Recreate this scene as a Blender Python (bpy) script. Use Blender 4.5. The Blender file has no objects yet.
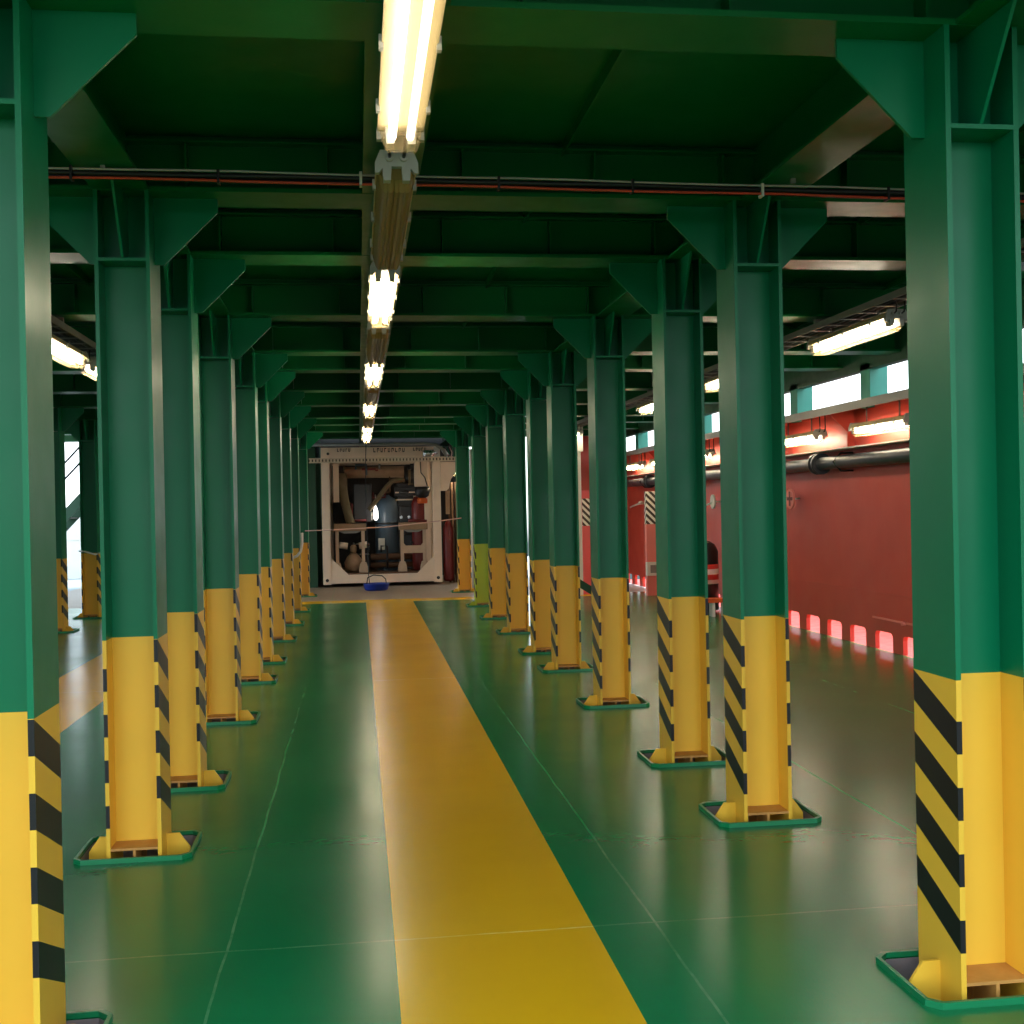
import bpy, bmesh, math, random
from mathutils import Vector, Matrix
random.seed(7)
S = bpy.context.scene
COL = S.collection
PI = math.pi

# ------------------------------------------------------------------ materials
def srgb(r, g, b):
    f = lambda c: (c/255/12.92) if c/255 <= .04045 else ((c/255+.055)/1.055)**2.4
    return (f(r), f(g), f(b), 1)

class NT:
    """small helper to write shader graphs"""
    def __init__(s, name):
        s.m = bpy.data.materials.new(name); s.m.use_nodes = True
        s.t = s.m.node_tree; s.n = s.t.nodes; s.l = s.t.links
        s.n.clear(); s.out = s.n.new('ShaderNodeOutputMaterial')
    def new(s, typ, **kw):
        n = s.n.new(typ)
        for k, v in kw.items(): setattr(n, k, v)
        return n
    def put(s, sock, v):
        if isinstance(v, bpy.types.NodeSocket): s.l.new(v, sock)
        else: sock.default_value = v
    def math(s, op, a, b=None, c=None):
        n = s.new('ShaderNodeMath', operation=op)
        for i, v in enumerate((a, b, c)):
            if v is not None: s.put(n.inputs[i], v)
        return n.outputs[0]
    def gt(s, a, b): return s.math('GREATER_THAN', a, b)
    def lt(s, a, b): return s.math('LESS_THAN', a, b)
    def mul(s, *a):
        r = a[0]
        for x in a[1:]: r = s.math('MULTIPLY', r, x)
        return r
    def mx(s, a, b): return s.math('MAXIMUM', a, b)
    def mix(s, f, a, b):
        n = s.new('ShaderNodeMix', data_type='RGBA')
        s.put(n.inputs[0], f); s.put(n.inputs[6], a); s.put(n.inputs[7], b)
        return n.outputs[2]
    def noise(s, scale, detail=3, vec=None, rough=.5):
        n = s.new('ShaderNodeTexNoise'); n.inputs['Scale'].default_value = scale
        n.inputs['Detail'].default_value = detail; n.inputs['Roughness'].default_value = rough
        if vec is not None: s.l.new(vec, n.inputs['Vector'])
        return n.outputs[0]
    def obj(s): return s.new('ShaderNodeTexCoord').outputs['Object']
    def xyz(s, v):
        n = s.new('ShaderNodeSeparateXYZ'); s.l.new(v, n.inputs[0]); return n.outputs
    def remap(s, v, a, b, c, d):
        n = s.new('ShaderNodeMapRange'); s.put(n.inputs[0], v)
        for i, x in enumerate((a, b, c, d)): n.inputs[i+1].default_value = x
        return n.outputs[0]
    def bump(s, h, strength=.2, dist=.002):
        n = s.new('ShaderNodeBump'); n.inputs['Strength'].default_value = strength
        n.inputs['Distance'].default_value = dist; s.l.new(h, n.inputs['Height']); return n.outputs[0]
    def bsdf(s, col, rough=.5, metal=0, normal=None, spec=.5, **kw):
        p = s.new('ShaderNodeBsdfPrincipled')
        s.put(p.inputs['Base Color'], col); s.put(p.inputs['Roughness'], rough)
        p.inputs['Metallic'].default_value = metal; p.inputs['Specular IOR Level'].default_value = spec
        if normal is not None: s.l.new(normal, p.inputs['Normal'])
        for k, v in kw.items(): s.put(p.inputs[k], v)
        s.l.new(p.outputs[0], s.out.inputs[0]); return p

def paint(name, col, rough=.35, var=.12, nscale=3, bump=.15, bscale=140, metal=0, spec=.5):
    t = NT(name); o = t.obj()
    n = t.noise(nscale, 4, o)
    dark = tuple(c*(1-var) for c in col[:3])+(1,); lite = tuple(min(1, c*(1+var)) for c in col[:3])+(1,)
    c = t.mix(n, dark, lite)
    h = t.noise(bscale, 2, o)
    r = t.remap(t.noise(nscale*2.3, 3, o), .3, .7, rough*.85, rough*1.15)
    t.bsdf(c, r, metal, t.bump(h, bump), spec)
    return t.m

GREEN = srgb(0, 112, 72)
YELLOW = srgb(238, 186, 58)
M = {}
M['green'] = paint('green_paint', GREEN, .335, .08, 2, .08, 60, 0, .25)
M['beam_green'] = paint('beam_green_paint', srgb(0, 98, 46), .34, .1, 3, .1, 90, 0, .3)
M['yellow'] = paint('yellow_paint', YELLOW, .4, .06, 3, .1, 120, 0, .3)
M['dirty_yellow'] = paint('dirty_yellow_paint', srgb(190, 134, 62), .55, .25, 14)
M['lime'] = paint('lime_paint', srgb(196, 205, 30), .4, .06)
M['rim'] = paint('rim_green', srgb(5, 118, 70), .34, .1)
M['pan'] = paint('pit_grey', srgb(128, 116, 112), .6, .3, 8)
M['red'] = paint('red_hull_paint', srgb(204, 74, 56), .42, .16, 1.2, .2, 60)
M['red_deck'] = paint('red_deck_paint', srgb(208, 54, 32), .6, .1)
M['rose'] = paint('rose_red_paint', srgb(226, 92, 92), .5, .08)
M['pink'] = paint('pale_red_paint', srgb(235, 130, 118), .5, .08)
M['grey'] = paint('grey_steel', srgb(128, 126, 120), .4, .15)
M['dark_grey'] = paint('dark_pipe_grey', srgb(52, 54, 60), .38, .2)
M['black'] = paint('black_rubber', srgb(16, 16, 17), .5, .1)
M['white'] = paint('white_paint', srgb(220, 216, 206), .45, .06)
M['cream'] = paint('cream_container_paint', srgb(232, 208, 184), .5, .1, 5)
M['stand_cream'] = paint('darker_stand_paint', srgb(196, 166, 140), .55, .2, 6)  # cream set darker than the frame paint
M['tan'] = paint('tan_lagging', srgb(156, 126, 98), .7, .25, 9, .5, 25)
M['olive'] = paint('olive_lagging', srgb(112, 96, 68), .7, .25, 9, .5, 25)
M['rust'] = paint('rusty_steel', srgb(98, 66, 42), .6, .3, 8)
M['engine'] = paint('dark_engine_metal', srgb(44, 42, 42), .4, .3, 8)
M['slate'] = paint('slate_blue_metal', srgb(74, 92, 106), .34, .2, 3)
M['dark_red'] = paint('dark_red_paint', srgb(110, 26, 18), .45, .15)
M['orange'] = paint('orange_paint', srgb(222, 96, 28), .45, .1)
M['blue'] = paint('blue_plastic', srgb(22, 52, 150), .35, .08)
M['alu'] = paint('bare_metal', srgb(190, 190, 190), .28, .1, 6, .1, 80, 1)
M['cable_red'] = paint('red_cable', srgb(196, 66, 34), .45, .05)
M['bulkhead'] = paint('bulkhead_green', srgb(10, 66, 38), .5, .12)
M['dark_wall'] = paint('dark_wall_paint', srgb(58, 50, 44), .6, .2)
M['grey_wall'] = paint('grey_wall_paint', srgb(150, 158, 154), .6, .1)
M['cyan'] = paint('pale_green_frame', srgb(52, 150, 128), .45, .08)
M['beige'] = paint('beige_plastic', srgb(188, 168, 126), .5, .08)
M['grey_plastic'] = paint('grey_plastic', srgb(170, 168, 160), .5, .06)
M['rope'] = paint('pale_rope', srgb(206, 168, 160), .7, .1)

def hazard(name, base):
    """yellow flange face with four slanting black bands, left and right flange mirrored"""
    t = NT(name); o = t.obj(); x, y, z = t.xyz(o)
    yl = t.math('SUBTRACT', .1425, y); yr = t.math('ADD', y, .1425)
    side = t.gt(x, 0.0)
    d = t.math('ADD', t.mul(yl, t.math('SUBTRACT', 1.0, side)), t.mul(yr, side))
    s = t.math('SUBTRACT', t.math('SUBTRACT', 1.018, z), t.mul(d, .456))
    band = t.lt(t.math('MODULO', s, .213), .106)
    k = t.mul(band, t.gt(s, 0.0), t.lt(s, .75))
    n = t.noise(3, 4, o)
    b = tuple(c*.94 for c in base[:3])+(1,)
    c = t.mix(k, t.mix(n, b, base), srgb(22, 22, 24))
    t.bsdf(c, .38, 0, t.bump(t.noise(140, 2, o), .12), .3); return t.m
M['hazard'] = hazard('hazard_yellow', YELLOW)
M['hazard_lime'] = hazard('hazard_lime_yellow', srgb(196, 205, 30))

def stripes(name, a, b, pitch, slope):
    t = NT(name); o = t.obj(); x, y, z = t.xyz(o)
    s = t.math('ADD', z, t.mul(t.math('ADD', x, y), slope))
    k = t.lt(t.math('MODULO', t.math('ADD', s, 20.0), pitch), pitch/2)
    t.bsdf(t.mix(k, a, b), .5); return t.m
M['white_black'] = stripes('black_white_stripes', srgb(235, 228, 214), srgb(60, 44, 30), .12, 1.0)
M['drum_band'] = stripes('drum_band_paint', srgb(225, 205, 195), srgb(190, 48, 40), .16, 0.0)

def perforated():
    t = NT('perforated_cream'); x, y, z = t.xyz(t.obj())
    k = t.mul(t.lt(t.math('MODULO', t.math('ADD', x, 20.0), .07), .026), t.gt(z, .025), t.lt(z, .075))
    t.bsdf(t.mix(k, srgb(206, 186, 160), srgb(60, 46, 34)), .5); return t.m
M['perforated'] = perforated()

def emit(name, col, s):
    t = NT(name); e = t.new('ShaderNodeEmission')
    e.inputs[0].default_value = col; e.inputs[1].default_value = s
    t.l.new(e.outputs[0], t.out.inputs[0]); return t.m
TUBE = 6.0
M['tube'] = emit('lit_fluorescent_tube', (1, .95, .84, 1), TUBE)
M['tube_worn'] = emit('worn_fluorescent_tube', (1, .88, .62, 1), 2.2)
M['tube_bright'] = emit('bright_fluorescent_tube', (1, .92, .76, 1), 21.0)
M['tube_off'] = paint('unlit_tube', srgb(200, 196, 180), .3, .03)
M['glint'] = emit('lit_lamp_face', (1, .95, .9, 1), 6)

def lens(name, col, fac, rough=.25):
    t = NT(name); tr = t.new('ShaderNodeBsdfTransparent'); tr.inputs[0].default_value = (1, .97, .9, 1)
    tl = t.new('ShaderNodeBsdfTranslucent'); tl.inputs[0].default_value = col
    p = t.new('ShaderNodeBsdfPrincipled'); p.inputs['Base Color'].default_value = col
    p.inputs['Roughness'].default_value = rough
    a = t.new('ShaderNodeMixShader'); a.inputs[0].default_value = .5
    t.l.new(tl.outputs[0], a.inputs[1]); t.l.new(p.outputs[0], a.inputs[2])
    b = t.new('ShaderNodeMixShader'); b.inputs[0].default_value = fac
    t.l.new(tr.outputs[0], b.inputs[1]); t.l.new(a.outputs[0], b.inputs[2])
    t.l.new(b.outputs[0], t.out.inputs[0]); return t.m
M['lens_lit'] = lens('clear_ribbed_lens', srgb(232, 206, 156), .14)
M['lens_off'] = lens('yellowed_ribbed_lens', srgb(176, 150, 88), .72)

def floor_material():
    t = NT('painted_deck_plates'); g = t.new('ShaderNodeNewGeometry'); P = g.outputs['Position']
    x, y, z = t.xyz(P)
    wob = t.math('MULTIPLY', t.math('SUBTRACT', t.noise(1.7, 4, P), .5), .03)
    def between(v, a, b): return t.mul(t.gt(v, a), t.lt(v, b))
    near = t.lt(y, 20.6)
    edge = t.math('ADD', .838, t.mul(y, .0042))
    walk = t.mul(t.gt(x, .102), t.gt(t.math('SUBTRACT', edge, x), 0.0), near)
    walk2 = t.mul(between(x, -2.985, -2.222), near)
    cross = t.mul(between(y, 20.35, 20.95), between(x, -4.2, 4.6))
    yel = t.mx(t.mx(walk, walk2), cross)
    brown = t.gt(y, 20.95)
    big = t.noise(.9, 5, P, .6); fine = t.noise(14, 4, P, .6)
    g1 = t.mix(big, srgb(0, 108, 56), srgb(0, 128, 70))
    g1 = t.mix(t.remap(fine, .4, .8, 0, .25), g1, srgb(10, 116, 70))
    y1 = t.mix(big, srgb(226, 166, 12), srgb(242, 186, 28))
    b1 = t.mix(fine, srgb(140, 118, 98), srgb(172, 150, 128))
    b1 = t.mix(t.gt(x, 2.6), b1, srgb(205, 202, 198))  # daylight on the far floor painted in as a pale colour
    # weld seams between the deck plates
    xw = t.math('ADD', x, wob); yw = t.math('ADD', y, wob)
    def line(v, c, w): return t.lt(t.math('ABSOLUTE', t.math('SUBTRACT', v, c)), w)
    seams = None
    for c in (-3.9, -.51, 1.095, 2.62, 4.11):
        l = line(xw, c, .005); seams = l if seams is None else t.mx(seams, l)
    for c in (-2.3, 4.315, 10.95, 17.6): seams = t.mx(seams, line(yw, c, .005))
    scr = t.noise(6, 5, P, .7)
    sc = t.mul(seams, t.remap(scr, .35, .6, .15, .7))
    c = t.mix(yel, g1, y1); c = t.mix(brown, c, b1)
    c = t.mix(sc, c, t.mix(yel, srgb(90, 160, 110), srgb(250, 226, 130)))
    # small scratches
    sp = t.new('ShaderNodeMapping'); sp.inputs['Scale'].default_value = (3, 40, 1); sp.inputs['Rotation'].default_value = (0, 0, .5)
    t.l.new(P, sp.inputs[0])
    rough = t.remap(t.noise(1.3, 3, P, .5), .3, .7, .21, .262)
    rough = t.math('ADD', rough, t.mul(brown, .25))
    h = t.math('ADD', t.math('ADD', t.mul(t.noise(22, 2, P), .5), t.mul(t.noise(4, 2, P), 1.6)), t.mul(seams, 1.6))
    t.bsdf(c, rough, 0, t.bump(h, .22, .002), .3); return t.m
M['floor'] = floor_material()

# ------------------------------------------------------------------ mesh helper
class MB:
    def __init__(s): s.b = bmesh.new(); s.mi = 0
    def face(s, vs, mi=None):
        try: f = s.b.faces.new(vs)
        except ValueError: return None
        f.material_index = s.mi if mi is None else mi; return f
    def box(s, x0, x1, y0, y1, z0, z1, mi=None):
        v = [s.b.verts.new((x, y, z)) for x in (x0, x1) for y in (y0, y1) for z in (z0, z1)]
        for q in ((0, 1, 3, 2), (4, 6, 7, 5), (0, 4, 5, 1), (2, 3, 7, 6), (0, 2, 6, 4), (1, 5, 7, 3)):
            s.face([v[i] for i in q], mi)
        return s
    def prism(s, pts, axis, a, b, mi=None):
        """polygon pts in the two other axes, extruded from a to b along axis"""
        def P(p, t):
            return {'x': (t, p[0], p[1]), 'y': (p[0], t, p[1]), 'z': (p[0], p[1], t)}[axis]
        A = [s.b.verts.new(P(p, a)) for p in pts]; B = [s.b.verts.new(P(p, b)) for p in pts]
        s.face(A, mi); s.face(B[::-1], mi); n = len(pts)
        for i in range(n): s.face([A[i], B[i], B[(i+1) % n], A[(i+1) % n]], mi)
        return s
    def tube(s, path, r, n=10, mi=None, caps=True):
        P = [Vector(p) for p in path]; rings = []
        up = None
        for i, p in enumerate(P):
            d = (P[min(i+1, len(P)-1)]-P[max(i-1, 0)]).normalized()
            if up is None: up = Vector((0, 0, 1)) if abs(d.z) < .9 else Vector((1, 0, 0))
            a = d.cross(up).normalized(); b2 = a.cross(d).normalized(); up = b2
            rr = r[i] if isinstance(r, (list, tuple)) else r
            rings.append([s.b.verts.new(p+a*math.cos(2*PI*k/n)*rr+b2*math.sin(2*PI*k/n)*rr) for k in range(n)])
        for A, B in zip(rings, rings[1:]):
            for k in range(n):
                f = s.face([A[k], A[(k+1) % n], B[(k+1) % n], B[k]], mi)
                if f: f.smooth = True
        if caps: s.face(rings[0][::-1], mi); s.face(rings[-1], mi)
        return s
    def lathe(s, prof, n=20, c=(0, 0, 0), mi=None):
        """profile of (radius, z)"""
        R = []
        for r, z in prof:
            R.append([s.b.verts.new((c[0]+r*math.cos(2*PI*k/n), c[1]+r*math.sin(2*PI*k/n), c[2]+z)) for k in range(n)])
        for A, B in zip(R, R[1:]):
            for k in range(n):
                f = s.face([A[k], A[(k+1) % n], B[(k+1) % n], B[k]], mi)
                if f: f.smooth = True
        s.face(R[0][::-1], mi); s.face(R[-1], mi); return s
    def build(s, name, mats, parent=None, bevel=0, loc=None):
        bmesh.ops.recalc_face_normals(s.b, faces=s.b.faces)
        me = bpy.data.meshes.new(name); s.b.to_mesh(me); s.b.free()
        for m in (mats if isinstance(mats, (list, tuple)) else [mats]): me.materials.append(M[m])
        o = bpy.data.objects.new(name, me); COL.objects.link(o)
        if parent is not None: o.parent = parent
        if loc is not None: o.location = loc
        if bevel:
            b = o.modifiers.new('bevel', 'BEVEL'); b.width = bevel; b.segments = 2; b.limit_method = 'ANGLE'
        return o

def tag(o, label, cat, group=None, kind='thing'):
    o['label'] = label; o['category'] = cat; o['kind'] = kind
    if group: o['group'] = group
    return o
def thing(name, label, cat, loc=(0, 0, 0), group=None, rz=0):
    o = bpy.data.objects.new(name, None); COL.objects.link(o)
    o.location = loc; o.rotation_euler = (0, 0, rz); o.empty_display_size = .1
    return tag(o, label, cat, group)
def struct(o): o['kind'] = 'structure'; return o
def copy_tree(o, parent=None):
    c = o.copy(); COL.objects.link(c); c.parent = parent
    for ch in list(o.children): copy_tree(ch, c)
    return c
ORD = ['first', 'second', 'third', 'fourth', 'fifth', 'sixth', 'seventh', 'eighth', 'ninth', 'tenth', 'eleventh', 'twelfth', 'thirteenth', 'fourteenth']

# ------------------------------------------------------------------ measured layout (metres)
FR = [3.476, 5.575, 6.925, 9.035, 11.106, 12.519, 14.608, 16.657, 18.847, 22.1]   # near flange edge of each frame
HD = .1425                                                                        # half flange width
XL, XR, XO = -1.069, 2.012, -4.205                                                # column rows
ZB, ZD = 3.12, 3.42                                                               # beam soffit, deck soffit

# ------------------------------------------------------------------ columns
def column_proto(name, ymat, hmat):
    root = thing(name, '', 'column')
    m = MB()
    for sx in (-1, 1):
        xo, xi = sx*.125, sx*.107
        a, b = min(xo, xi), max(xo, xi)
        m.box(a, b, -HD, HD, 1.02, ZB, 0)
        # painted foot: striped outside face and edges, plain inside face
        v = [m.b.verts.new((x, y, z)) for x in (xo, xi) for y in (-HD, HD) for z in (-.16, 1.02)]
        m.face([v[0], v[1], v[3], v[2]], 2); m.face([v[4], v[6], v[7], v[5]], 1)
        m.face([v[0], v[4], v[5], v[1]], 2); m.face([v[2], v[3], v[7], v[6]], 2)
        m.face([v[0], v[2], v[6], v[4]], 1)
    m.box(-.107, .107, -.007, .007, 1.02, ZB, 0)
    m.box(-.107, .107, -.007, .007, .04, 1.02, 1)
    m.build('shaft', ['green', ymat, hmat], root)
    # foot plates between the flanges with a stub rib below
    for sy in (-1, 1):
        f = MB(); y0, y1 = sorted((sy*.007, sy*HD))
        f.box(-.107, .107, y0, y1, .036, .047)
        f.box(-.006, .006, y0, y1, -.16, .036)
        f.build('foot_plate', 'dirty_yellow', root)
        c = MB(); c.box(-.107, .107, y0, y1, 2.79, 2.805); plate_o = c.build('stiffener_plate', 'green', root)
        r = MB()
        yt = sy*(HD+.2)
        r.prism([(sy*.007, 2.805), (sy*.135, 2.805), (yt, ZB), (sy*.007, ZB)], 'x', -.006, .006)
        r.build('stiffener_rib', 'green', plate_o)
    for sx in (-1, 1):
        g = MB(); g.prism([(sx*.125, -.16), (sx*.235, -.16), (sx*.235, .0), (sx*.185, .07), (sx*.125, .07)], 'y', -.006, .006)
        g.build('foot_gusset', ymat, root)
        k = MB(); k.prism([(sx*.125, 2.8), (sx*.17, 2.8), (sx*.425, 3.055), (sx*.425, ZB), (sx*.125, ZB)], 'y', -.007, .007)
        k.build('knee_bracket', 'green', root)
    return root
proto = column_proto('steel_column', 'yellow', 'hazard')
lime = column_proto('steel_column', 'lime', 'hazard_lime')
first = True
for row, X, side in (('L', XL, 'stair-side row'), ('R', XR, 'red-wall row')):
    for i, y in enumerate(FR):
        if row == 'R' and i == 8:
            o = lime
            lab = 'green column with a lime-yellow foot in the red-wall row'
        else:
            o = proto if first else copy_tree(proto); first = False
            lab = 'green column with striped yellow foot, %s from the near end, %s' % (ORD[i], side)
            if i == 9:
                lab = 'green column with striped yellow foot nearest the container frame, %s' % side
        o.location = (X+(.006 if row == 'L' and i == 0 else 0), y+HD, 0); o['label'] = lab; o['group'] = 'striped columns along the walkway'
for i, lab in ((7, 'far outer column with striped yellow foot beyond the side walkway, nearer of two'), (8, 'far outer column with striped yellow foot beside the sloping stair, farther of two')):
    o = copy_tree(proto); o.location = (XO, FR[i]+HD, 0); o['label'] = lab; o['group'] = 'outer columns by the stair'

# ------------------------------------------------------------------ floor with pits
def octagon(cx, cy, hx, hy, ch):
    return [(cx-hx+ch, cy-hy), (cx+hx-ch, cy-hy), (cx+hx, cy-hy+ch), (cx+hx, cy+hy-ch), (cx+hx-ch, cy+hy), (cx-hx+ch, cy+hy), (cx-hx, cy+hy-ch), (cx-hx, cy-hy+ch)]
PHX, PHY, PCH = .252, .2, .035
fl = MB()
Y0, Y1 = -1.5, 29.0
def plate(x0, x1, y0, y1): fl.face([fl.b.verts.new(p) for p in ((x0, y0, 0), (x1, y0, 0), (x1, y1, 0), (x0, y1, 0))])
def holed(x0, x1, y0, y1, oc):
    O = [fl.b.verts.new((p[0], p[1], 0)) for p in oc]
    A, B, C_, D = [fl.b.verts.new(p) for p in ((x0, y0, 0), (x1, y0, 0), (x1, y1, 0), (x0, y1, 0))]
    fl.face([A, B, O[1], O[0]]); fl.face([B, O[2], O[1]]); fl.face([B, C_, O[3], O[2]]); fl.face([C_, O[4], O[3]])
    fl.face([C_, D, O[5], O[4]]); fl.face([D, O[6], O[5]]); fl.face([D, A, O[7], O[6]]); fl.face([A, O[0], O[7]])
pits = []
def strip(x0, x1, X, ys):
    y = Y0
    for q in ys:
        c = q+HD; plate(x0, x1, y, c-.4); holed(x0, x1, c-.4, c+.4, octagon(X, c, PHX, PHY, PCH)); y = c+.4; pits.append((X, c))
    plate(x0, x1, y, Y1)
plate(-6.2, XO-.45, Y0, Y1); strip(XO-.45, XO+.45, XO, FR[7:9]); plate(XO+.45, XL-.45, Y0, Y1)
strip(XL-.45, XL+.45, XL, FR); plate(XL+.45, XR-.45, Y0, Y1); strip(XR-.45, XR+.45, XR, FR); plate(XR+.45, 5.55, Y0, Y1)
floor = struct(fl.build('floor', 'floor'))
for X, c in pits:
    p = MB(); oc = octagon(X, c, PHX, PHY, PCH)
    T = [p.b.verts.new((a, b, .0)) for a, b in oc]; B = [p.b.verts.new((a, b, -.17)) for a, b in oc]
    for i in range(8): p.face([T[i], T[(i+1) % 8], B[(i+1) % 8], B[i]])
    p.face(B)
    p.build('socket_pan', 'pan', floor)
    r = MB(); out = octagon(X, c, PHX+.014, PHY+.014, PCH+.004)
    a = [r.b.verts.new((x, y, 0.0)) for x, y in out]; b = [r.b.verts.new((x, y, .022)) for x, y in out]
    d = [r.b.verts.new((x, y, .022)) for x, y in oc]; e = [r.b.verts.new((x, y, .004)) for x, y in oc]
    for u, w in ((a, b), (b, d), (d, e)):
        for i in range(8): r.face([u[i], u[(i+1) % 8], w[(i+1) % 8], w[i]])
    r.build('socket_rim', 'rim', floor)

# ------------------------------------------------------------------ deck above, beams
c = MB(); c.box(-6.2, 5.62, 1.1, 28.0, ZD, ZD+.03)
for x in (-3.4, -2.0, 1.05, 3.2, 4.4):
    c.box(x-.005, x+.005, 1.1, 28.0, ZD-.06, ZD)
struct(c.build('ceiling', 'beam_green'))

def cross_beam(y, lab):
    root = thing('cross_beam', lab, 'beam', (0, y+HD, ZB), 'cross beams under the deck')
    b = MB(); b.box(-6.1, 5.54, -HD, HD, 0, .02); b.build('bottom_flange', 'beam_green', root)
    w = MB(); w.box(-6.1, 5.54, -.006, .006, .02, .3); w.build('web', 'beam_green', root)
    s = MB()
    for k in range(17):
        x = -5.4+k*.66
        s.box(x-.005, x+.005, -.09, -.006, .02, .24); s.box(x-.005, x+.005, .006, .09, .02, .24)
    s.box(-6.1, 5.54, -.07, .07, .255, .265)
    s.build('web_stiffener', 'beam_green', root)
BF = FR + [20.35, 24.2]
for i, y in enumerate(sorted(BF)):
    lab = 'green cross beam under the deck, %s from the near end' % ORD[i] if i != 1 else 'green cross beam with the red and black cable run strapped before it'
    cross_beam(y, lab)
def girder(X, lab):
    root = thing('girder', lab, 'girder', (X, 12, ZB), 'lengthwise girders under the deck')
    b = MB(); b.box(-.128, .128, -10.9, 15.9, .002, .018); b.build('bottom_flange', 'beam_green', root)
    w = MB(); w.box(-.005, .005, -10.9, 15.9, .018, .3); w.build('web', 'beam_green', root)
girder(.178, 'green lengthwise girder over the yellow walkway carrying the lamps')
girder(XL, 'green lengthwise girder over the column row away from the red wall')
girder(2.055, 'green lengthwise girder over the column row towards the red wall')

# ------------------------------------------------------------------ lamps
def lamp_proto(name, L, lit, hang, kind, tubes=('tube_bright', 'tube_bright')):
    """twin tube batten along y, origin at the bottom of the lens; hang = gap from housing to what carries it"""
    root = thing(name, '', 'lamp')
    h = MB(); h.prism([(-.083, .088), (.083, .088), (.083, .104), (.06, .135), (-.06, .135), (-.083, .104)], 'y', -L/2, L/2)
    h.build('housing', 'beige', root)
    le = MB()
    prof = [(-.079, .092), (-.07, .045), (-.058, .012)]
    for k in range(5):
        x = -.044+k*.022
        prof += [(x-.006, .0), (x+.006, .0), (x+.011, .006)]
    prof = prof[:-1]+[(.058, .012), (.07, .045), (.079, .092)]
    R = []
    for y, f in ((-L/2+.015, .55), (-L/2+.05, 1.0), (L/2-.05, 1.0), (L/2-.015, .55)):
        R.append([le.b.verts.new((x*(.86+.14*f), y, .092-(.092-z)*f)) for x, z in prof])
    for A, B in zip(R, R[1:]):
        for i in range(len(prof)-1): le.face([A[i], A[i+1], B[i+1], B[i]])
    le.face(R[0][::-1]); le.face(R[-1])
    le.build('lens', 'lens_lit' if lit else 'lens_off', root)
    for sx in (-1, 1):
        t = MB(); t.tube([(sx*.032, -L/2+.07, .05), (sx*.032, L/2-.07, .05)], .014, 8)
        t.build('tube', tubes[(sx+1)//2] if lit else 'tube_off', root)
    for sy in (-1, 1):
        e = MB(); y0, y1 = sorted((sy*(L/2-.012), sy*(L/2+.02)))
        e.prism([(-.086, .06), (-.07, .06), (-.05, .085), (.05, .085), (.07, .06), (.086, .06), (.086, .1), (.065, .15), (-.065, .15), (-.086, .1)], 'y', y0, y1)
        for sx in (-1, 1):
            ya, yb = sorted((sy*(L/2-.06), sy*(L/2+.02)))
            e.prism([(sx*.038-.02, .1), (sx*.038-.014, .03), (sx*.038+.014, .03), (sx*.038+.02, .1)], 'y', ya, yb)
        eo = e.build('end_cap', 'grey_plastic', root)
        if sy < 0: near_cap = eo
    cl = 3
    for k in range(cl):
        for sx in (-1, 1):
            y = -L/2+L*(k+.5)/cl
            q = MB(); x0, x1 = sorted((sx*.078, sx*.092)); q.box(x0, x1, y-.012, y+.012, .07, .112)
            q.build('clip', 'grey_plastic', root)
    for sx in (-1, 1):
        g = MB(); yb = -L/2-.02
        g.tube([(sx*.028, yb, .118), (sx*.028, yb-.02, .118)], .016, 10); gl = g.build('cable_gland', 'grey_plastic', near_cap)
        w = MB(); w.tube([(sx*.028, yb-.018, .118), (sx*.03, yb-.05, .125), (sx*.032, yb-.06, .17), (sx*.034, yb-.05, .135+min(hang, .22))], .007, 6)
        w.build('supply_cable', 'black', near_cap)
    for y in (-L*.3, L*.3):
        hg = MB()
        if kind == 'strap':
            hg.box(-.05, .05, y-.02, y+.02, .135, .137+hang)
        else:
            hg.tube([(0, y, .135), (0, y, .135+hang)], .008, 6); hg.box(-.03, .03, y-.03, y+.03, .13, .14)
        hg.build('hanger', 'grey', root)
    return root
lit0 = lamp_proto('batten_lamp', 1.6, True, ZB-.135-2.88, 'strap')
off0 = lamp_proto('batten_lamp', 1.6, False, ZB-.135-2.88, 'strap')
ctr = [(3.40, 1), (5.42, 0), (7.40, 1), (9.4, 0), (11.4, 1), (13.4, 0), (15.35, 1), (17.3, 0), (19.3, 1), (21.3, 1)]
first_lamp = lamp_proto('batten_lamp', 1.6, True, ZB-.135-2.88, 'strap', ('tube', 'tube_worn'))
nl = nu = 0; ul = uu = False
for y, lit in ctr:
    if lit:
        if nl == 0: o = first_lamp
        else: o = lit0 if not ul else copy_tree(lit0); ul = True
        lab = 'glowing twin-tube lamp under the walkway girder, %s lit one from the near end' % ORD[nl]; nl += 1
    else:
        o = off0 if not uu else copy_tree(off0); uu = True
        lab = 'unlit yellowed lamp under the walkway girder, %s dark one from the near end' % ORD[nu]; nu += 1
    o.location = (.178, y, 2.88); o['label'] = lab; o['group'] = 'lamps over the yellow walkway'
TRZ = 3.02
tr0 = lamp_proto('batten_lamp', 1.45, True, .06, 'rod')
tray = [8.67, 11.72, 14.77, 17.82, 20.87]
for i, y in enumerate(tray):
    o = tr0 if i == 0 else copy_tree(tr0)
    o.location = (3.9, y, 2.84); o['label'] = 'glowing lamp hung below the cable tray, %s from the near end' % ORD[i]
    o['group'] = 'lamps below the cable tray'
for i, y in enumerate((9.25, 11.05)):
    o = copy_tree(tr0); o.location = (-2.31, y+.12, 2.84)
    o['label'] = 'glowing lamp under the tray over the side walkway, %s one' % ('nearer' if i == 0 else 'farther')
    o['group'] = 'lamps over the side walkway'
wl0 = lamp_proto('batten_lamp', 1.25, True, .17, 'rod')
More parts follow.
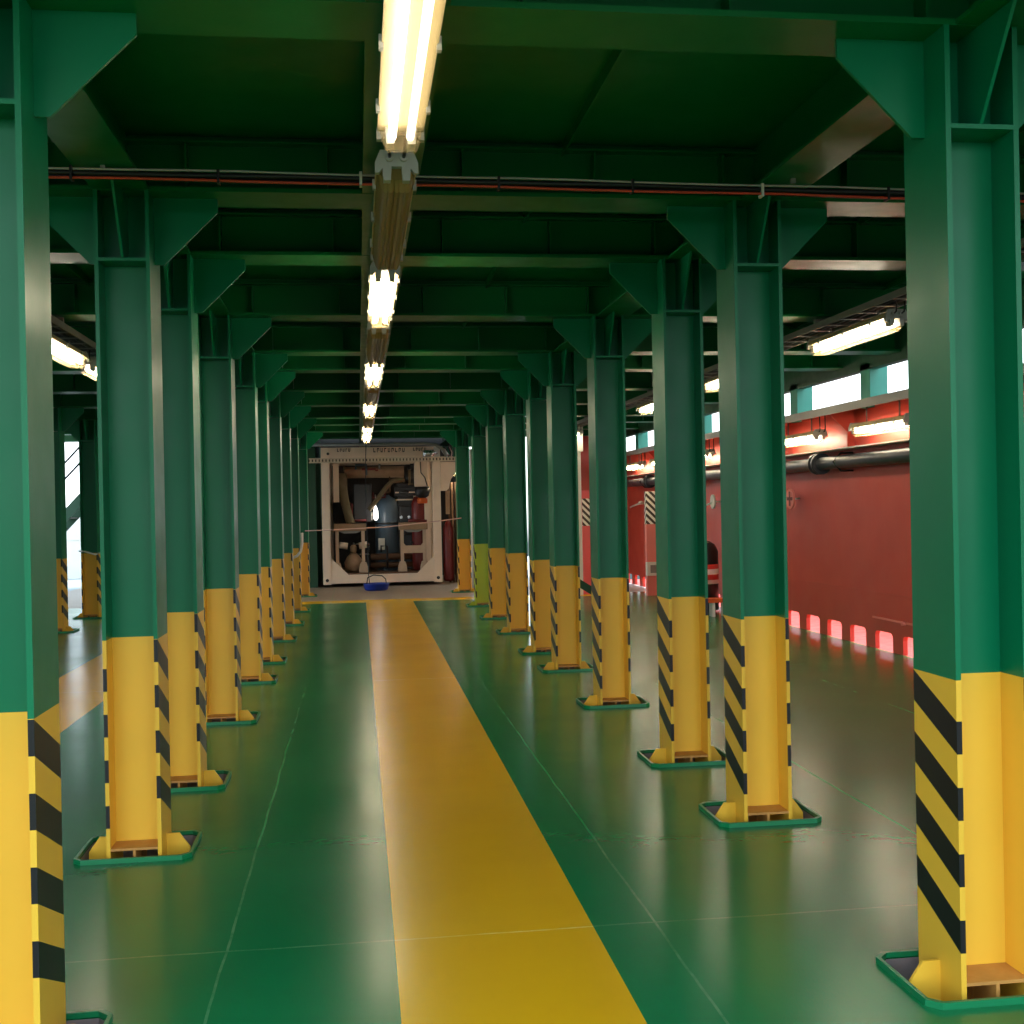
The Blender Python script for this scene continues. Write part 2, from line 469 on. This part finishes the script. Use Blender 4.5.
for i, y in enumerate((11.25, 13.5, 15.6, 17.75, 19.9, 22.0)):
    o = wl0 if i == 0 else copy_tree(wl0); o.location = (5.36, y, 2.3)
    o['label'] = 'glowing lamp hung along the red wall under the grey shelf, %s from the near end' % ORD[i]
    o['group'] = 'lamps along the red wall'

# cable trays on drop hangers
def cable_tray(X, y0, y1, lab):
    root = thing('cable_tray', lab, 'cable tray', (X, 0, 3.035))
    r = MB(); r.box(-.11, -.1, y0, y1, 0, .05); r.box(.1, .11, y0, y1, 0, .05)
    r.build('side_rail', 'grey', root)
    q = MB(); q.box(-.1, .1, -.015, .015, .004, .012); q = q.build('rung', 'grey', root, 0, (0, y0+.1, 0)); y = y0+.4
    while y < y1:
        d = q.copy(); COL.objects.link(d); d.parent = root; d.location.y = y; y += .3
    for k, (dx, rr) in enumerate(((-.06, .02), (-.01, .015), (.045, .022))):
        cb = MB(); cb.tube([(dx+.008*math.sin(j*1.3+k), y0+(y1-y0)*j/20, .012+rr) for j in range(21)], rr, 7)
        cb.build('cable', 'black', root)
    hs = MB(); 
    for y in [f for f in sorted(BF) if y0 < f < y1]:
        hs.box(-.11, .11, y+HD-.02, y+HD+.02, .05, ZB-3.035)
    hs.build('drop_hanger', 'grey', root)
cable_tray(3.9, 5.0, 23.5, 'grey cable tray full of black cables hung towards the red wall')
cable_tray(-2.31, 7.5, 16, 'grey cable tray with black cables above the side walkway')

# cable run across, in front of the second beam
root = thing('cable_run', 'bundle of black, red and grey cables strung across below the deck', 'cables', (0, 5.2, 0))
def zc(x, k=0): return 3.083-.006*x-.006*abs(math.sin(x*2.2+k))-.004*x*x/4
xs = [-5.0+i*.25 for i in range(41)]
for nm, mat, dy, dz, r in (('black_cable', 'black', 0, .006, .013), ('black_cable', 'black', .012, -.010, .011), ('red_cable', 'cable_red', -.012, -.02, .006), ('grey_cable', 'grey_plastic', -.01, .021, .005)):
    b = MB(); b.tube([(x, dy, zc(x, dz*60)+dz) for x in xs], r, 7); b.build(nm, mat, root)
for i, x in enumerate([-4.3+i*.62 for i in range(15)]):
    b = MB(); z = zc(x); b.box(x-.006, x+.006, -.021, .026, z-.03, z+.03); b.build('cable_tie', 'white' if i % 3 == 1 else 'black', root)
for x in (XL, .178, 2.055):
    b = MB(); b.box(x-.01, x+.01, -.01, .01, 3.1, ZB+.003); b.build('clamp', 'grey', root)

# ------------------------------------------------------------------ red hull side
WX = 5.55
ports = [4.0+.722*k for k in range(26)]          # near edge of each freeing port
ports = [p for p in [12.155+.648*(k-24) for k in range(43)] if p > -1.4]
w = MB(); w.box(WX, WX+.05, -1.5, 24.5, .2, 2.66)
prev = -1.5
for p in ports:
    a, b = p, p+.42
    w.box(WX, WX+.05, prev, a, 0, .2); prev = b
    for (u, s) in ((a, 1), (b, -1)):
        w.prism([(u, .2), (u, .15), (u+s*.015, .185), (u+s*.05, .2)], 'x', WX, WX+.05)
w.box(WX, WX+.05, prev, 24.5, 0, .2)
w.box(WX-.006, WX, -1.5, 24.5, .6, .612)
struct(w.build('wall_right', 'red'))
g = MB(); g.box(WX, 7.2, -1.5, 24.5, -.06, -.002); g.build('floor_gutter', 'red_deck'); struct(bpy.data.objects['floor_gutter'])
g = MB(); g.box(6.75, 6.8, -1.5, 24.5, -.002, .75); struct(g.build('wall_outer', 'red_deck'))
# window band: posts, header
wb = MB(); wb.box(5.5, 5.6, -1.5, 24.5, 3.03, ZD); struct(wb.build('trim_1', 'bulkhead'))
for i, y in enumerate([11.95+2.08*k for k in range(-6, 7)]):
    p = MB(); p.box(5.5, 5.7, y-.12, y+.12, 2.62, 3.1)
    struct(p.build('window_%d' % (i+1), 'cyan'))
sh = MB(); sh.box(5.24, WX, -1.5, 24.5, 2.655, 2.67); sh.box(5.24, 5.255, -1.5, 24.5, 2.58, 2.655)
tag(sh.build('shelf_stringer', 'grey'), 'long grey shelf along the red wall below the bright openings', 'shelf')
for i, y in enumerate([6.2+2.05*k for k in range(9)]):
    b = MB(); b.prism([(5.27, 2.65), (5.27, 2.57), (5.46, 2.38), (5.46, 2.2), (5.546, 2.2), (5.546, 2.65)], 'y', y-.008, y+.008)
    if i in (3, 4, 6, 7):
        tag(b.build('shelf_bracket', 'red'), 'red plate bracket under the grey wall shelf, %s one from the near end' % ORD[(3, 4, 6, 7).index(i)], 'bracket', 'brackets under the wall shelf')
root = thing('wall_pipe', 'dark grey pipe running along the red wall above head height', 'pipe', (5.4, 0, 2.05))
b = MB(); b.tube([(0, -1.4, 0), (0, 23.5, 0)], .075, 16); b.build('pipe_run', 'dark_grey', root)
for y in (7.0, 12.95, 13.05, 18.6, 18.7, 21.0):
    b = MB(); b.tube([(0, y-.02, 0), (0, y+.02, 0)], .125, 18); b.build('flange', 'dark_grey', root)
for y in (6.2, 9.3, 12.4, 15.5, 18.2, 21.4):
    b = MB(); b.tube([(.145, y, -.1), (0, y, -.1), (-.09, y, 0), (0, y, .1), (.145, y, .1)], .012, 6); b.build('clamp', 'black', root)
b = MB(); b.box(5.36, WX-.001, -1.4, 23.5, 2.19, 2.205); tag(b.build('wall_ledge', 'white'), 'narrow pale ledge just above the dark wall pipe', 'ledge')
b = MB(); b.box(WX-.02, WX-.001, 10.3, 11.95, .33, .35); b.tube([(WX-.01, 11.2, .34), (WX-.05, 11.2, .34)], .025, 8)
tag(b.build('grab_rail', 'pink'), 'thin pale red rail low on the red wall above the ports', 'rail')
# life ring sign, arm lamp, drum, bench, striped post
def wall_disc(y, z, r, lab, mat='pink', arm=True):
    root = thing('wall_disc', lab, 'sign', (5.43, y, z))
    b = MB(); b.tube([(-.012, 0, 0), (.012, 0, 0)], r, 24); b.build('disc', mat, root)
    a = MB(); a.tube([(.012, 0, 0), (.12, 0, 0)], .012, 8); a.build('stem', 'white', root)
    if arm:
        a = MB(); a.tube([(-.02, .02, -.02), (-.04, .5, -.09)], .014, 8); a.build('pointer', 'white', root)
    else:
        a = MB(); a.box(-.016, -.012, -.02, .02, -r*.7, r*.7); a.box(-.016, -.012, -r*.7, r*.7, -.02, .02); a.build('cross_mark', 'dark_red', root)
wall_disc(17.25, 1.64, .11, 'pale oval disc with a white arm on the red wall above the drum', 'white')
wall_disc(14.02, 1.65, .13, 'round pale red disc on the wall beside the second red-side column', 'pink', False)
b = MB(); b.tube([(5.5, 23.0, 1.57), (5.42, 22.2, 1.62), (5.4, 21.75, 1.645)], .018, 8); b.lathe([(.02, -.03), (.07, -.02), (.05, .03), (.01, .04)], 12, (5.4, 21.7, 1.65))
tag(b.build('wall_lever', 'white'), 'slim white lever on the far red wall beside the striped post', 'lever')
root = thing('oil_drum', 'black drum with red and white bands standing by the red wall', 'drum', (5.08, 16.75, 0))
b = MB(); b.lathe([(.2, .02), (.245, .03), (.245, .9), (.2, 1.0), (.12, 1.05), (.05, 1.05)], 24); b.build('shell', 'black', root)
b = MB(); b.lathe([(.249, .42), (.249, .71)], 24); b.build('band', 'drum_band', root)
root = thing('low_bench', 'low orange-topped stand in front of the banded drum', 'stand', (4.88, 15.95, 0))
b = MB(); b.box(-.2, .32, -.1, .1, .2, .26); b.build('top', 'orange', root)
for x in (-.16, .1, .28):
    b = MB(); b.box(x-.02, x+.02, -.08, .08, 0, .2); b.build('leg', 'white', root)
root = thing('striped_post', 'pale red post with black and white stripes by the far red wall', 'post', (5.16, 20.0, 0))
b = MB(); b.box(-.11, .3, -.06, .06, 0, 1.27); b.build('lower_panel', 'pink', root)
b = MB(); b.box(-.11, .3, -.06, .06, 1.27, 1.85); b.build('striped_panel', 'white_black', root)
root = thing('junction_box', 'white box with a grey face on the pale red post', 'box', (5.16, 19.9, .36))
b = MB(); b.box(-.14, .2, -.08, .038, 0, .24); b.build('body', 'white', root, .01)
b = MB(); b.box(-.08, .12, -.086, -.08, .05, .19); b.build('face_plate', 'grey', root)
root = thing('striped_bollard', 'narrow red panel with black and white edge stripes beside the white post', 'panel', (4.16, 20.8, 0))
b = MB(); b.box(-.1, .16, -.04, .04, 0, 1.9); b.build('panel', 'rose', root)
b = MB(); b.box(-.1, .06, -.05, -.04, 1.25, 1.75); b.build('edge_stripes', 'white_black', root)
b = MB(); b.box(-.06, .06, -.06, .06, 0, 2.6); b.box(-.1, .1, -.1, .1, 2.6, ZB)
tag(b.build('white_post', 'white', None, 0, (3.95, 20.6, 0)), 'tall white post at the far end between two red-side columns', 'post')
b = MB(); b.prism([(3.42, .5), (3.42, .36), (3.98, -.0), (4.2, -.0)], 'y', 18.3, 18.36)
tag(b.build('ramp_plate', 'bulkhead'), 'sloping dark green plate low down behind the fifth red-side column', 'plate')
b = MB(); b.tube([(2.27, 23.0, 0), (2.27, 23.0, 2.8)], .045, 12); b.lathe([(.02, 0), (.06, .03), (.06, .1), (.02, .14)], 12, (2.27, 23, 2.86))
tag(b.build('white_pipe', 'white'), 'upright white pipe behind the far red-side columns', 'pipe')

# ------------------------------------------------------------------ far end and outer side
b = MB(); b.box(-5.0, 2.35, 28.2, 28.3, 0, ZD); struct(b.build('wall_far', 'dark_wall'))
b = MB(); b.box(-5.0, -.88, 24.75, 24.85, 0, ZD); b.box(-.95, -.88, 24.85, 28.2, 0, ZD); struct(b.build('wall_bulkhead', 'bulkhead'))
b = MB(); b.box(2.3, 2.35, 24.9, 28.2, 0, ZD); struct(b.build('wall_side', 'dark_wall'))
b = MB(); b.box(-6.25, -6.2, 1.1, 19.0, 0, 2.75); b.box(-6.25, -6.2, 1.1, 19.0, 3.1, ZD)
for k in range(9): b.box(-6.25, -6.2, 1.1+k*2.08, 2.1+k*2.08, 2.75, 3.1)
struct(b.build('wall_left_light_block', 'grey_wall'))  # unseen wall added to hold back daylight from the open side
b = MB(); b.box(-9.5, -5.3, 31, 31.1, 0, 1.75); b.box(-9.5, -5.3, 30.98, 31, 1.0, 1.03); struct(b.build('wall_outside', 'white'))
b = MB(); b.box(-14, -6.2, 10, 40, -.05, -.002); struct(b.build('floor_outside', 'grey_wall'))
b = MB(); b.box(4.05, 5.55, 24.45, 24.5, -.02, ZD); struct(b.build('wall_transverse', 'red'))
b = MB(); b.box(2.4, 5.55, 29.0, 38, -.05, -.002); struct(b.build('floor_apron', 'white'))
root = thing('ship_stair', 'green sloping stair with thin handrails seen beside the outer columns', 'stair', (-6.38, 25.0, 0))
for dx in (-.0,):
    for yy in (0, .8):
        b = MB(); b.prism([(-1.3, -.0), (-1.05, -.0), (1.35, 2.55), (1.35, 2.85)], 'y', yy-.02, yy+.02); b.build('stringer', 'bulkhead', root)
        for h in ((.72, 1.05) if yy == 0 else ()):
            r = MB(); r.tube([(-1.2, yy, h), (1.35, yy, 2.75+h)], .022, 8); r.build('handrail', 'dark_grey', root)
for k in range(11):
    b = MB(); x = -1.0+k*.22; b.box(x-.1, x+.1, 0, .8, .15+k*.235, .18+k*.235); b.build('tread', 'bulkhead', root)
# white hose loop on a far column
b = MB(); b.tube([(-.905, 18.83, 1.27), (-.905, 18.82, 1.1), (-.93, 18.8, .97), (-.99, 18.78, .9), (-1.07, 18.78, .87)], .022, 8)
tag(b.build('hose', 'white'), 'white hose curling round the foot of the ninth column', 'hose')
b = MB(); b.tube([(XO-.15, 18.83, 1.06), (XO-.05, 18.81, 1.05), (XO+.1, 18.81, 1.0), (XO+.15, 18.83, 1.02), (XO+.9, 18.9, 1.12)], .014, 6)
tag(b.build('loose_rope', 'white'), 'thin white rope tied across the foot of the farther outer column', 'rope')
# barrier rope before the container
b = MB(); b.tube([(-1.0, 22.0, 1.25), (-.3, 22, 1.262), (.5, 22, 1.29), (1.3, 22, 1.36), (1.95, 22.0, 1.43)], .011, 6)
tag(b.build('barrier_rope', 'rope'), 'thin pale rope stretched between the last two columns', 'rope')

# ------------------------------------------------------------------ container skid
CX0, CX1, CY0, CY1, CZ0, CZ1 = -.76, 1.75, 24.6, 27.6, .06, 2.95
root = thing('container_frame', 'cream steel container frame standing at the end of the walkway', 'container frame', (0, 0, 0))
for x0 in (CX0, CX1-.17):
    for y0 in (CY0, CY1-.17):
        b = MB(); b.box(x0, x0+.17, y0, y0+.17, CZ0, CZ1); b.build('post', 'cream', root, .008)
for y0 in (CY0, CY1-.15):
    b = MB(); b.box(CX0+.17, CX1-.17, y0+.01, y0+.15, CZ0+.02, CZ0+.2); b.build('sill_beam', 'cream', root)
    b = MB(); b.box(CX0+.17, CX1-.17, y0+.01, y0+.15, 2.68, CZ1); b.build('header_beam', 'cream', root)
for x0 in (CX0+.02, CX1-.15):
    b = MB(); b.box(x0, x0+.13, CY0+.17, CY1-.17, CZ0+.02, CZ0+.2); b.box(x0, x0+.13, CY0+.17, CY1-.17, CZ1-.18, CZ1); b.build('side_beam', 'cream', root)
for sx, x in ((1, CX0+.17), (-1, CX1-.17)):
    b = MB(); b.prism([(x, .26), (x+sx*.36, .26), (x, .62)], 'y', CY0+.02, CY0+.05); b.build('corner_gusset', 'cream', root)
    b = MB(); b.tube([(x-sx*.085, CY0-.004, .15), (x-sx*.085, CY0+.002, .15)], .035, 12); b.build('lock_hole', 'black', root)
    b = MB(); b.tube([(x-sx*.02, CY0-.004, 2.82), (x-sx*.02, CY0+.002, 2.82)], .03, 12); b.build('lock_hole', 'black', root)
b = MB(); b.box(CX0+.05, CX1-.05, CY0+.05, CY1-.05, CZ0+.2, CZ0+.23); b.build('base_pan', 'rust', root)
b = MB(); b.box(CX0+.02, CX1-.02, CY1-.02, CY1, CZ0, CZ1); b.build('back_panel', 'dark_wall', root)
b = MB(); b.box(CX0+.02, CX1-.02, CY0+.1, CY1, CZ1-.03, CZ1); b.build('roof_panel', 'dark_wall', root)
b = MB()
def strokes(x0, n, h, z):
    for k in range(n):
        x = x0+k*h*.85
        b.box(x, x+.015, CY0+.004, CY0+.01, z, z+h); b.box(x, x+h*.5, CY0+.004, CY0+.01, z+h*(.75 if k % 2 else .0), z+h*(1 if k % 2 else .25))
        if k % 3: b.box(x+h*.4, x+h*.55, CY0+.004, CY0+.01, z+h*.3, z+h)
strokes(-.42, 5, .07, 2.86); strokes(.34, 9, .09, 2.84); strokes(1.18, 5, .07, 2.86)
b.build('lettering', 'black', root)
b = MB(); b.box(CX1-.17-.16, CX1-.17-.04, CY0+.3, CY0+.42, .26, 2.68); b.build('inner_post', 'cream', root)
b = MB(); b.box(CX0+.24, CX0+.36, CY0+.3, CY0+.42, 1.8, 2.68); b.build('inner_post', 'cream', root)

def solo(b, name, mat, lab, cat, bevel=0, group=None): return tag(b.build(name, mat, None, bevel), lab, cat, group)
b = MB(); b.tube([(-.28, 25.2, 2.44), (1.0, 25.2, 2.44)], .125, 16)
solo(b, 'lagged_duct', 'tan', 'tan lagged pipe lying level under the container header', 'duct')
b = MB(); b.tube([(-.33, 25.1, 2.42), (-.34, 25.1, 2.2), (-.28, 25.08, 1.8), (-.2, 25.06, 1.45), (-.14, 25.05, 1.28)], [.1, .1, .095, .095, .1], 14)
solo(b, 'lagged_hose', 'olive', 'olive lagged bend dropping down inside the container frame', 'duct')
b = MB(); b.tube([(.22, 24.95, 1.62), (.36, 24.95, 1.78), (.62, 24.95, 2.12), (.74, 24.95, 2.24), (1.0, 24.97, 2.26)], .05, 12)
solo(b, 'slanting_pipe', 'olive', 'slanting tan pipe crossing the middle of the machinery', 'pipe')
root = thing('blue_tank', 'slate blue upright tank in the middle of the container', 'tank', (.62, 25.6, 0))
b = MB(); b.lathe([(.24, .27), (.26, .3), (.26, 1.72), (.2, 1.85), (.08, 1.92), (.05, 1.95)], 24); b.build('shell', 'slate', root)
b = MB(); b.lathe([(.265, .6), (.275, .62), (.265, .64)], 24); b.build('hoop', 'engine', root)
b = MB(); b.lathe([(.265, 1.3), (.275, 1.32), (.265, 1.34)], 24); b.build('hoop', 'engine', root)
b = MB(); b.box(-.2, -.06, -.32, -.27, .75, 1.0); b.build('label_plate', 'white', root)
root = thing('inspection_lamp', 'small bright lamp glowing beside the slate blue tank', 'lamp', (.37, 24.95, 1.5))
b = MB(); b.lathe([(.02, -.1), (.045, -.06), (.045, .1), (.015, .2)], 10); b.build('bulb', 'glint', root)
b = MB(); b.box(-.1, -.07, -.01, .01, -.1, .08); b.build('bracket', 'white', root)
b = MB(); b.tube([(0, 0, .2), (0.0, 0, .45)], .012, 6); b.build('stem', 'white', root)
root = thing('engine_block', 'dark engine with pale rails filling the container behind the stands', 'engine', (1.05, 25.9, 0))
b = MB(); b.box(-.2, .42, -.3, .9, .3, 2.2); b.box(-.25, .45, -.34, -.3, 1.9, 2.12); b.box(-.15, .3, -.4, -.3, 1.2, 1.7); b.build('block', 'engine', root, .02)
for z in (1.98, 1.82): 
    b = MB(); b.box(-.24, .2, -.37, -.34, z, z+.03); b.build('rail', 'cream', root)
b = MB(); b.box(.16, .22, -.38, -.34, 1.7, 1.95); b.build('upright', 'cream', root)
for x in (-.12, .05, .2):
    b = MB(); b.tube([(x, -.42, 1.45), (x, -.4, 1.45)], .035, 10); b.build('gauge', 'alu', root)
b = MB(); b.tube([(-.05, -.45, 1.12), (.35, -.45, 1.12)], .06, 10); b.build('manifold', 'engine', root)
b = MB(); b.lathe([(.12, 2.2), (.2, 2.3), (.2, 2.5), (.1, 2.62)], 14, (.1, 0, 0)); b.build('air_filter', 'engine', root)
root = thing('red_tank', 'dark red cylinder standing behind the right machine stand', 'tank', (1.32, 25.2, 0))
b = MB(); b.lathe([(.16, .3), (.17, .35), (.17, 1.75), (.12, 1.88), (.05, 1.92)], 18); b.build('shell', 'dark_red', root)
b = MB(); b.tube([(0, 0, 1.92), (0, 0, 2.15)], .03, 8); b.build('neck', 'orange', root)
root = thing('filter_canister', 'hanging cream canister with a black bowl and an orange ring', 'filter', (1.38, 24.95, 0))
b = MB(); b.box(-.17, .13, -.1, .1, 2.1, 2.68); b.build('body', 'cream', root, .02)
b = MB(); b.lathe([(.05, 1.84), (.14, 1.9), (.165, 2.0), (.165, 2.1)], 18); b.build('bowl', 'black', root)
b = MB(); b.lathe([(.09, 1.74), (.115, 1.76), (.115, 1.84), (.09, 1.86)], 18); b.build('ring', 'orange', root)
b = MB(); b.tube([(-.04, -.11, 2.66), (-.03, -.12, 2.4), (.05, -.12, 2.3), (.1, -.11, 2.12)], .012, 6); b.build('cable', 'black', root)
root = thing('pipework', 'tangle of dark pipes and hoses around the engine', 'pipework', (.6, 24.98, 0))
rr = random.Random(3)
for k in range(16):
    x0 = rr.uniform(-.9, .75); z0 = rr.choice((.35, .9, 1.4, 2.0, 2.5)); pts = [(x0, rr.uniform(.1, .2), z0)]
    for j in range(3):
        if j % 2 == k % 2: x0 = min(.85, max(-1.05, x0+rr.uniform(-.35, .35)))
        else: z0 = min(2.6, max(.32, z0+rr.uniform(-.5, .5)))
        pts.append((x0, pts[0][1], z0))
    b = MB(); b.tube(pts, rr.uniform(.012, .032), 8); b.build('pipe', rr.choice(('engine', 'engine', 'rust', 'slate', 'olive', 'alu', 'dark_red')), root)
def stand(x0, x1, full, lab):
    root = thing('machine_stand', lab, 'stand', ((x0+x1)/2, 24.9, 0), 'machine stands in the container'); h = (x1-x0)/2
    for sx in (-1, 1):
        b = MB(); b.box(sx*(h-.04)-.035, sx*(h-.04)+.035, -.03, .03, .42, 1.18); b.build('leg', 'stand_cream', root)
        b = MB(); b.prism([(sx*(h-.04)-.1, .285), (sx*(h-.04)+.1, .285), (sx*(h-.04)+.09, .4), (sx*(h-.04)+.06, .5), (sx*(h-.04)-.06, .5), (sx*(h-.04)-.09, .4)], 'y', -.08, .08)
        b.build('foot', 'stand_cream', root)
    b = MB(); b.box(-h-.03, h+.03, -.05, .05, 1.18, 1.34); b.build('top_beam', 'tan', root, .01)
    b = MB(); b.prism([(-h*.8, 1.18), (-h*.4, 1.13), (h*.4, 1.13), (h*.8, 1.18)], 'y', -.03, .03); b.build('saddle', 'grey', root)
    if full:
        b = MB(); b.prism([(-h+.07, .68), (h-.07, .68), (h-.07, .9), (h-.12, .84), (-h+.12, .84), (-h+.07, .9)], 'y', -.025, .025); b.build('cross_rail', 'stand_cream', root)
        b = MB(); b.box(h+.06, h+.12, .02, .08, .3, 1.2); b.build('side_leg', 'stand_cream', root)
        b = MB(); b.tube([(-.1, 0, 1.37), (.1, 0, 1.38), (.3, 0, 1.36)], .03, 8); b.build('top_pipe', 'dark_red', root)
stand(-.5, .13, False, 'cream stand with two legs under the olive lagged bend')
stand(.88, 1.44, True, 'cream H-shaped stand with a cross rail before the red cylinder')
root = thing('valve_cluster', 'bronze valve body low down between the stand legs', 'valve', (-.12, 25.1, 0))
b = MB(); b.lathe([(.1, .29), (.18, .34), (.2, .5), (.14, .62), (.07, .7)], 14); b.lathe([(.05, .7), (.07, .75), (.07, .84), (.03, .88)], 12); b.build('body', 'tan', root)
for sx in (-1, 1):
    b = MB(); b.tube([(sx*.12, 0, .85), (sx*.3, 0, .88)], .07, 12); b.build('port', 'cream', root)
for z, r in ((.42, .06), (.6, .07)):
    b = MB(); b.tube([(.25, 25.3, z), (1.3, 25.3, z)], r, 12)
    solo(b, 'brown_pipe', 'rust', 'rusty brown level pipe low in the container, %s of two' % ('lower' if z < .5 else 'upper'), 'pipe')
b = MB(); b.box(-.1, .3, 25.5, 26.4, 1.35, 2.2)
solo(b, 'dark_cabinet', 'engine', 'dark cabinet behind the olive lagged bend', 'cabinet', .02)
# rail, conduit and fittings in front of the container
root = thing('perforated_rail', 'pale perforated rail spanning before the container header', 'rail', (.58, 24.4, 2.62))
b = MB(); b.box(-1.58, 1.58, -.02, .02, 0, .1); b.build('channel', 'perforated', root)
b = MB(); b.tube([(-1.0, 24.25, 2.99), (1.4, 24.25, 2.99), (1.65, 24.25, 2.96), (1.8, 24.25, 2.86), (1.86, 24.25, 2.72)], .035, 10)
solo(b, 'conduit', 'grey', 'grey conduit running above the container header and bending down', 'conduit')
root = thing('pipe_fitting', 'silver pipe fittings clustered at the top corner of the container', 'fitting', (1.62, 24.3, 2.8))
b = MB(); b.tube([(-.25, 0, -.02), (.05, 0, .0)], .07, 12); b.build('elbow', 'alu', root)
b = MB(); b.box(-.02, .1, -.06, .06, -.08, .12); b.build('bracket', 'grey_plastic', root)
b = MB(); b.tube([(.14, 0, .14), (.2, 0, .02), (.28, 0, -.08)], .045, 10); b.build('branch', 'alu', root)
for k in range(3):
    b = MB(); b.tube([(.25+k*.06, -.02, .12), (.3+k*.06, -.02, 0), (.28+k*.06, -.02, -.1)], .012, 6); b.build('wire', 'rope' if k == 1 else 'green', root)
b = MB(); b.tube([(.17, 22.15, 2.86), (.16, 23.6, 2.5), (.16, 23.6, 1.3), (.18, 23.58, .3), (.2, 23.4, .12)], .008, 6)
solo(b, 'hanging_cord', 'black', 'thin dark cord dropping from the last lamp to the blue tub', 'cord')
root = thing('blue_tub', 'blue plastic tub with a cord handle on the floor before the container', 'tub', (.33, 23.4, 0))
b = MB(); b.lathe([(.2, 0), (.235, .02), (.255, .13), (.262, .14), (.25, .145), (.235, .13), (.22, .03), (.1, .03)], 24); b.build('body', 'blue', root)
b = MB(); b.tube([(-.19, -.02, .13), (-.17, -.02, .26), (-.05, -.02, .31), (.12, -.02, .29), (.19, -.02, .22), (.2, -.02, .13)], .012, 6); b.build('handle', 'black', root)
# side door leaf right of the container with hoses and a red cylinder
root = thing('side_door_frame', 'cream arched frame standing just beyond the container post', 'frame', (0, 24.7, 0))
b = MB(); b.prism([(1.76, 2.62), (2.28, 2.62), (2.28, 2.44), (2.1, 2.4), (1.98, 2.25), (1.93, 2.05), (1.88, 2.0), (1.76, 2.0)], 'y', -.03, .03); b.build('arch', 'cream', root)
b = MB(); b.box(1.86, 1.94, -.02, .02, 1.5, 2.0); b.build('bracket', 'tan', root)
for k in range(4):
    b = MB(); x = 1.98+k*.07
    b.tube([(x, 25.3, 0), (x+.01, 25.3, 1.2), (x-.01, 25.3, 2.2)], .025, 8)
    solo(b, 'standing_hose', 'tan' if k % 2 else 'rust', '%s upright hose between the container and the far column, %s from the container' % ('tan' if k % 2 else 'brown', ORD[k]), 'hose', 0, 'upright hoses by the container')
b = MB(); b.lathe([(.1, .05), (.11, .1), (.11, 1.2), (.06, 1.32), (.03, 1.36)], 16, (1.93, 25.1, 0))
solo(b, 'red_cylinder', 'dark_red', 'dark red gas cylinder beside the container post', 'cylinder')

o = copy_tree(tr0); o.location = (2.2, 25.7, 2.36); o['label'] = 'glowing lamp beyond the container corner behind the cream arched frame'
o['group'] = 'lamps by the container'
# ------------------------------------------------------------------ world, sun, camera
wd = bpy.data.worlds.new('daylight'); S.world = wd; wd.use_nodes = True
t = wd.node_tree; t.nodes.clear()
out = t.nodes.new('ShaderNodeOutputWorld'); bg = t.nodes.new('ShaderNodeBackground')
tc = t.nodes.new('ShaderNodeTexCoord'); sx = t.nodes.new('ShaderNodeSeparateXYZ'); rp = t.nodes.new('ShaderNodeValToRGB')
t.links.new(tc.outputs['Generated'], sx.inputs[0]); 
mr = t.nodes.new('ShaderNodeMapRange'); mr.inputs[1].default_value = -1; mr.inputs[2].default_value = 1
t.links.new(sx.outputs[2], mr.inputs[0]); t.links.new(mr.outputs[0], rp.inputs[0])
cr = rp.color_ramp
cr.elements[0].position = .0; cr.elements[0].color = (.03, .045, .05, 1)
cr.elements[1].position = 1.0; cr.elements[1].color = (.45, .68, 1.0, 1)
e = cr.elements.new(.485); e.color = (.05, .07, .075, 1)
e = cr.elements.new(.505); e.color = (.92, .97, 1.0, 1)
e = cr.elements.new(.62); e.color = (.75, .9, 1.0, 1)
t.links.new(rp.outputs[0], bg.inputs[0]); bg.inputs[1].default_value = 1.7
t.links.new(bg.outputs[0], out.inputs[0])

sun = bpy.data.lights.new('sun', 'SUN'); sun.energy = 3.0; sun.angle = .02; sun.color = (1, .94, .85)
so = bpy.data.objects.new('sun', sun); COL.objects.link(so)
so.rotation_euler = Vector((-.55, -.35, -1.15)).to_track_quat('-Z', 'Y').to_euler()

cam = bpy.data.cameras.new('camera'); co = bpy.data.objects.new('camera', cam); COL.objects.link(co)
yaw, pitch, roll, f = .1324, -.0033, .0196, 1153.6
F = Vector((math.sin(yaw)*math.cos(pitch), math.cos(yaw)*math.cos(pitch), math.sin(pitch)))
R0 = Vector((math.cos(yaw), -math.sin(yaw), 0)); U0 = R0.cross(F)
R = R0*math.cos(roll)-U0*math.sin(roll); U = U0*math.cos(roll)+R0*math.sin(roll)
co.matrix_world = Matrix(((R.x, U.x, -F.x, 0), (R.y, U.y, -F.y, 0), (R.z, U.z, -F.z, 1.6), (0, 0, 0, 1)))
cam.sensor_width = 36; cam.lens = 36*f/1024; cam.clip_start = .05; cam.clip_end = 300
S.camera = co
S.view_settings.view_transform = 'Standard'; S.view_settings.look = 'None'
S.view_settings.gamma = 1; S.view_settings.exposure = 1.15
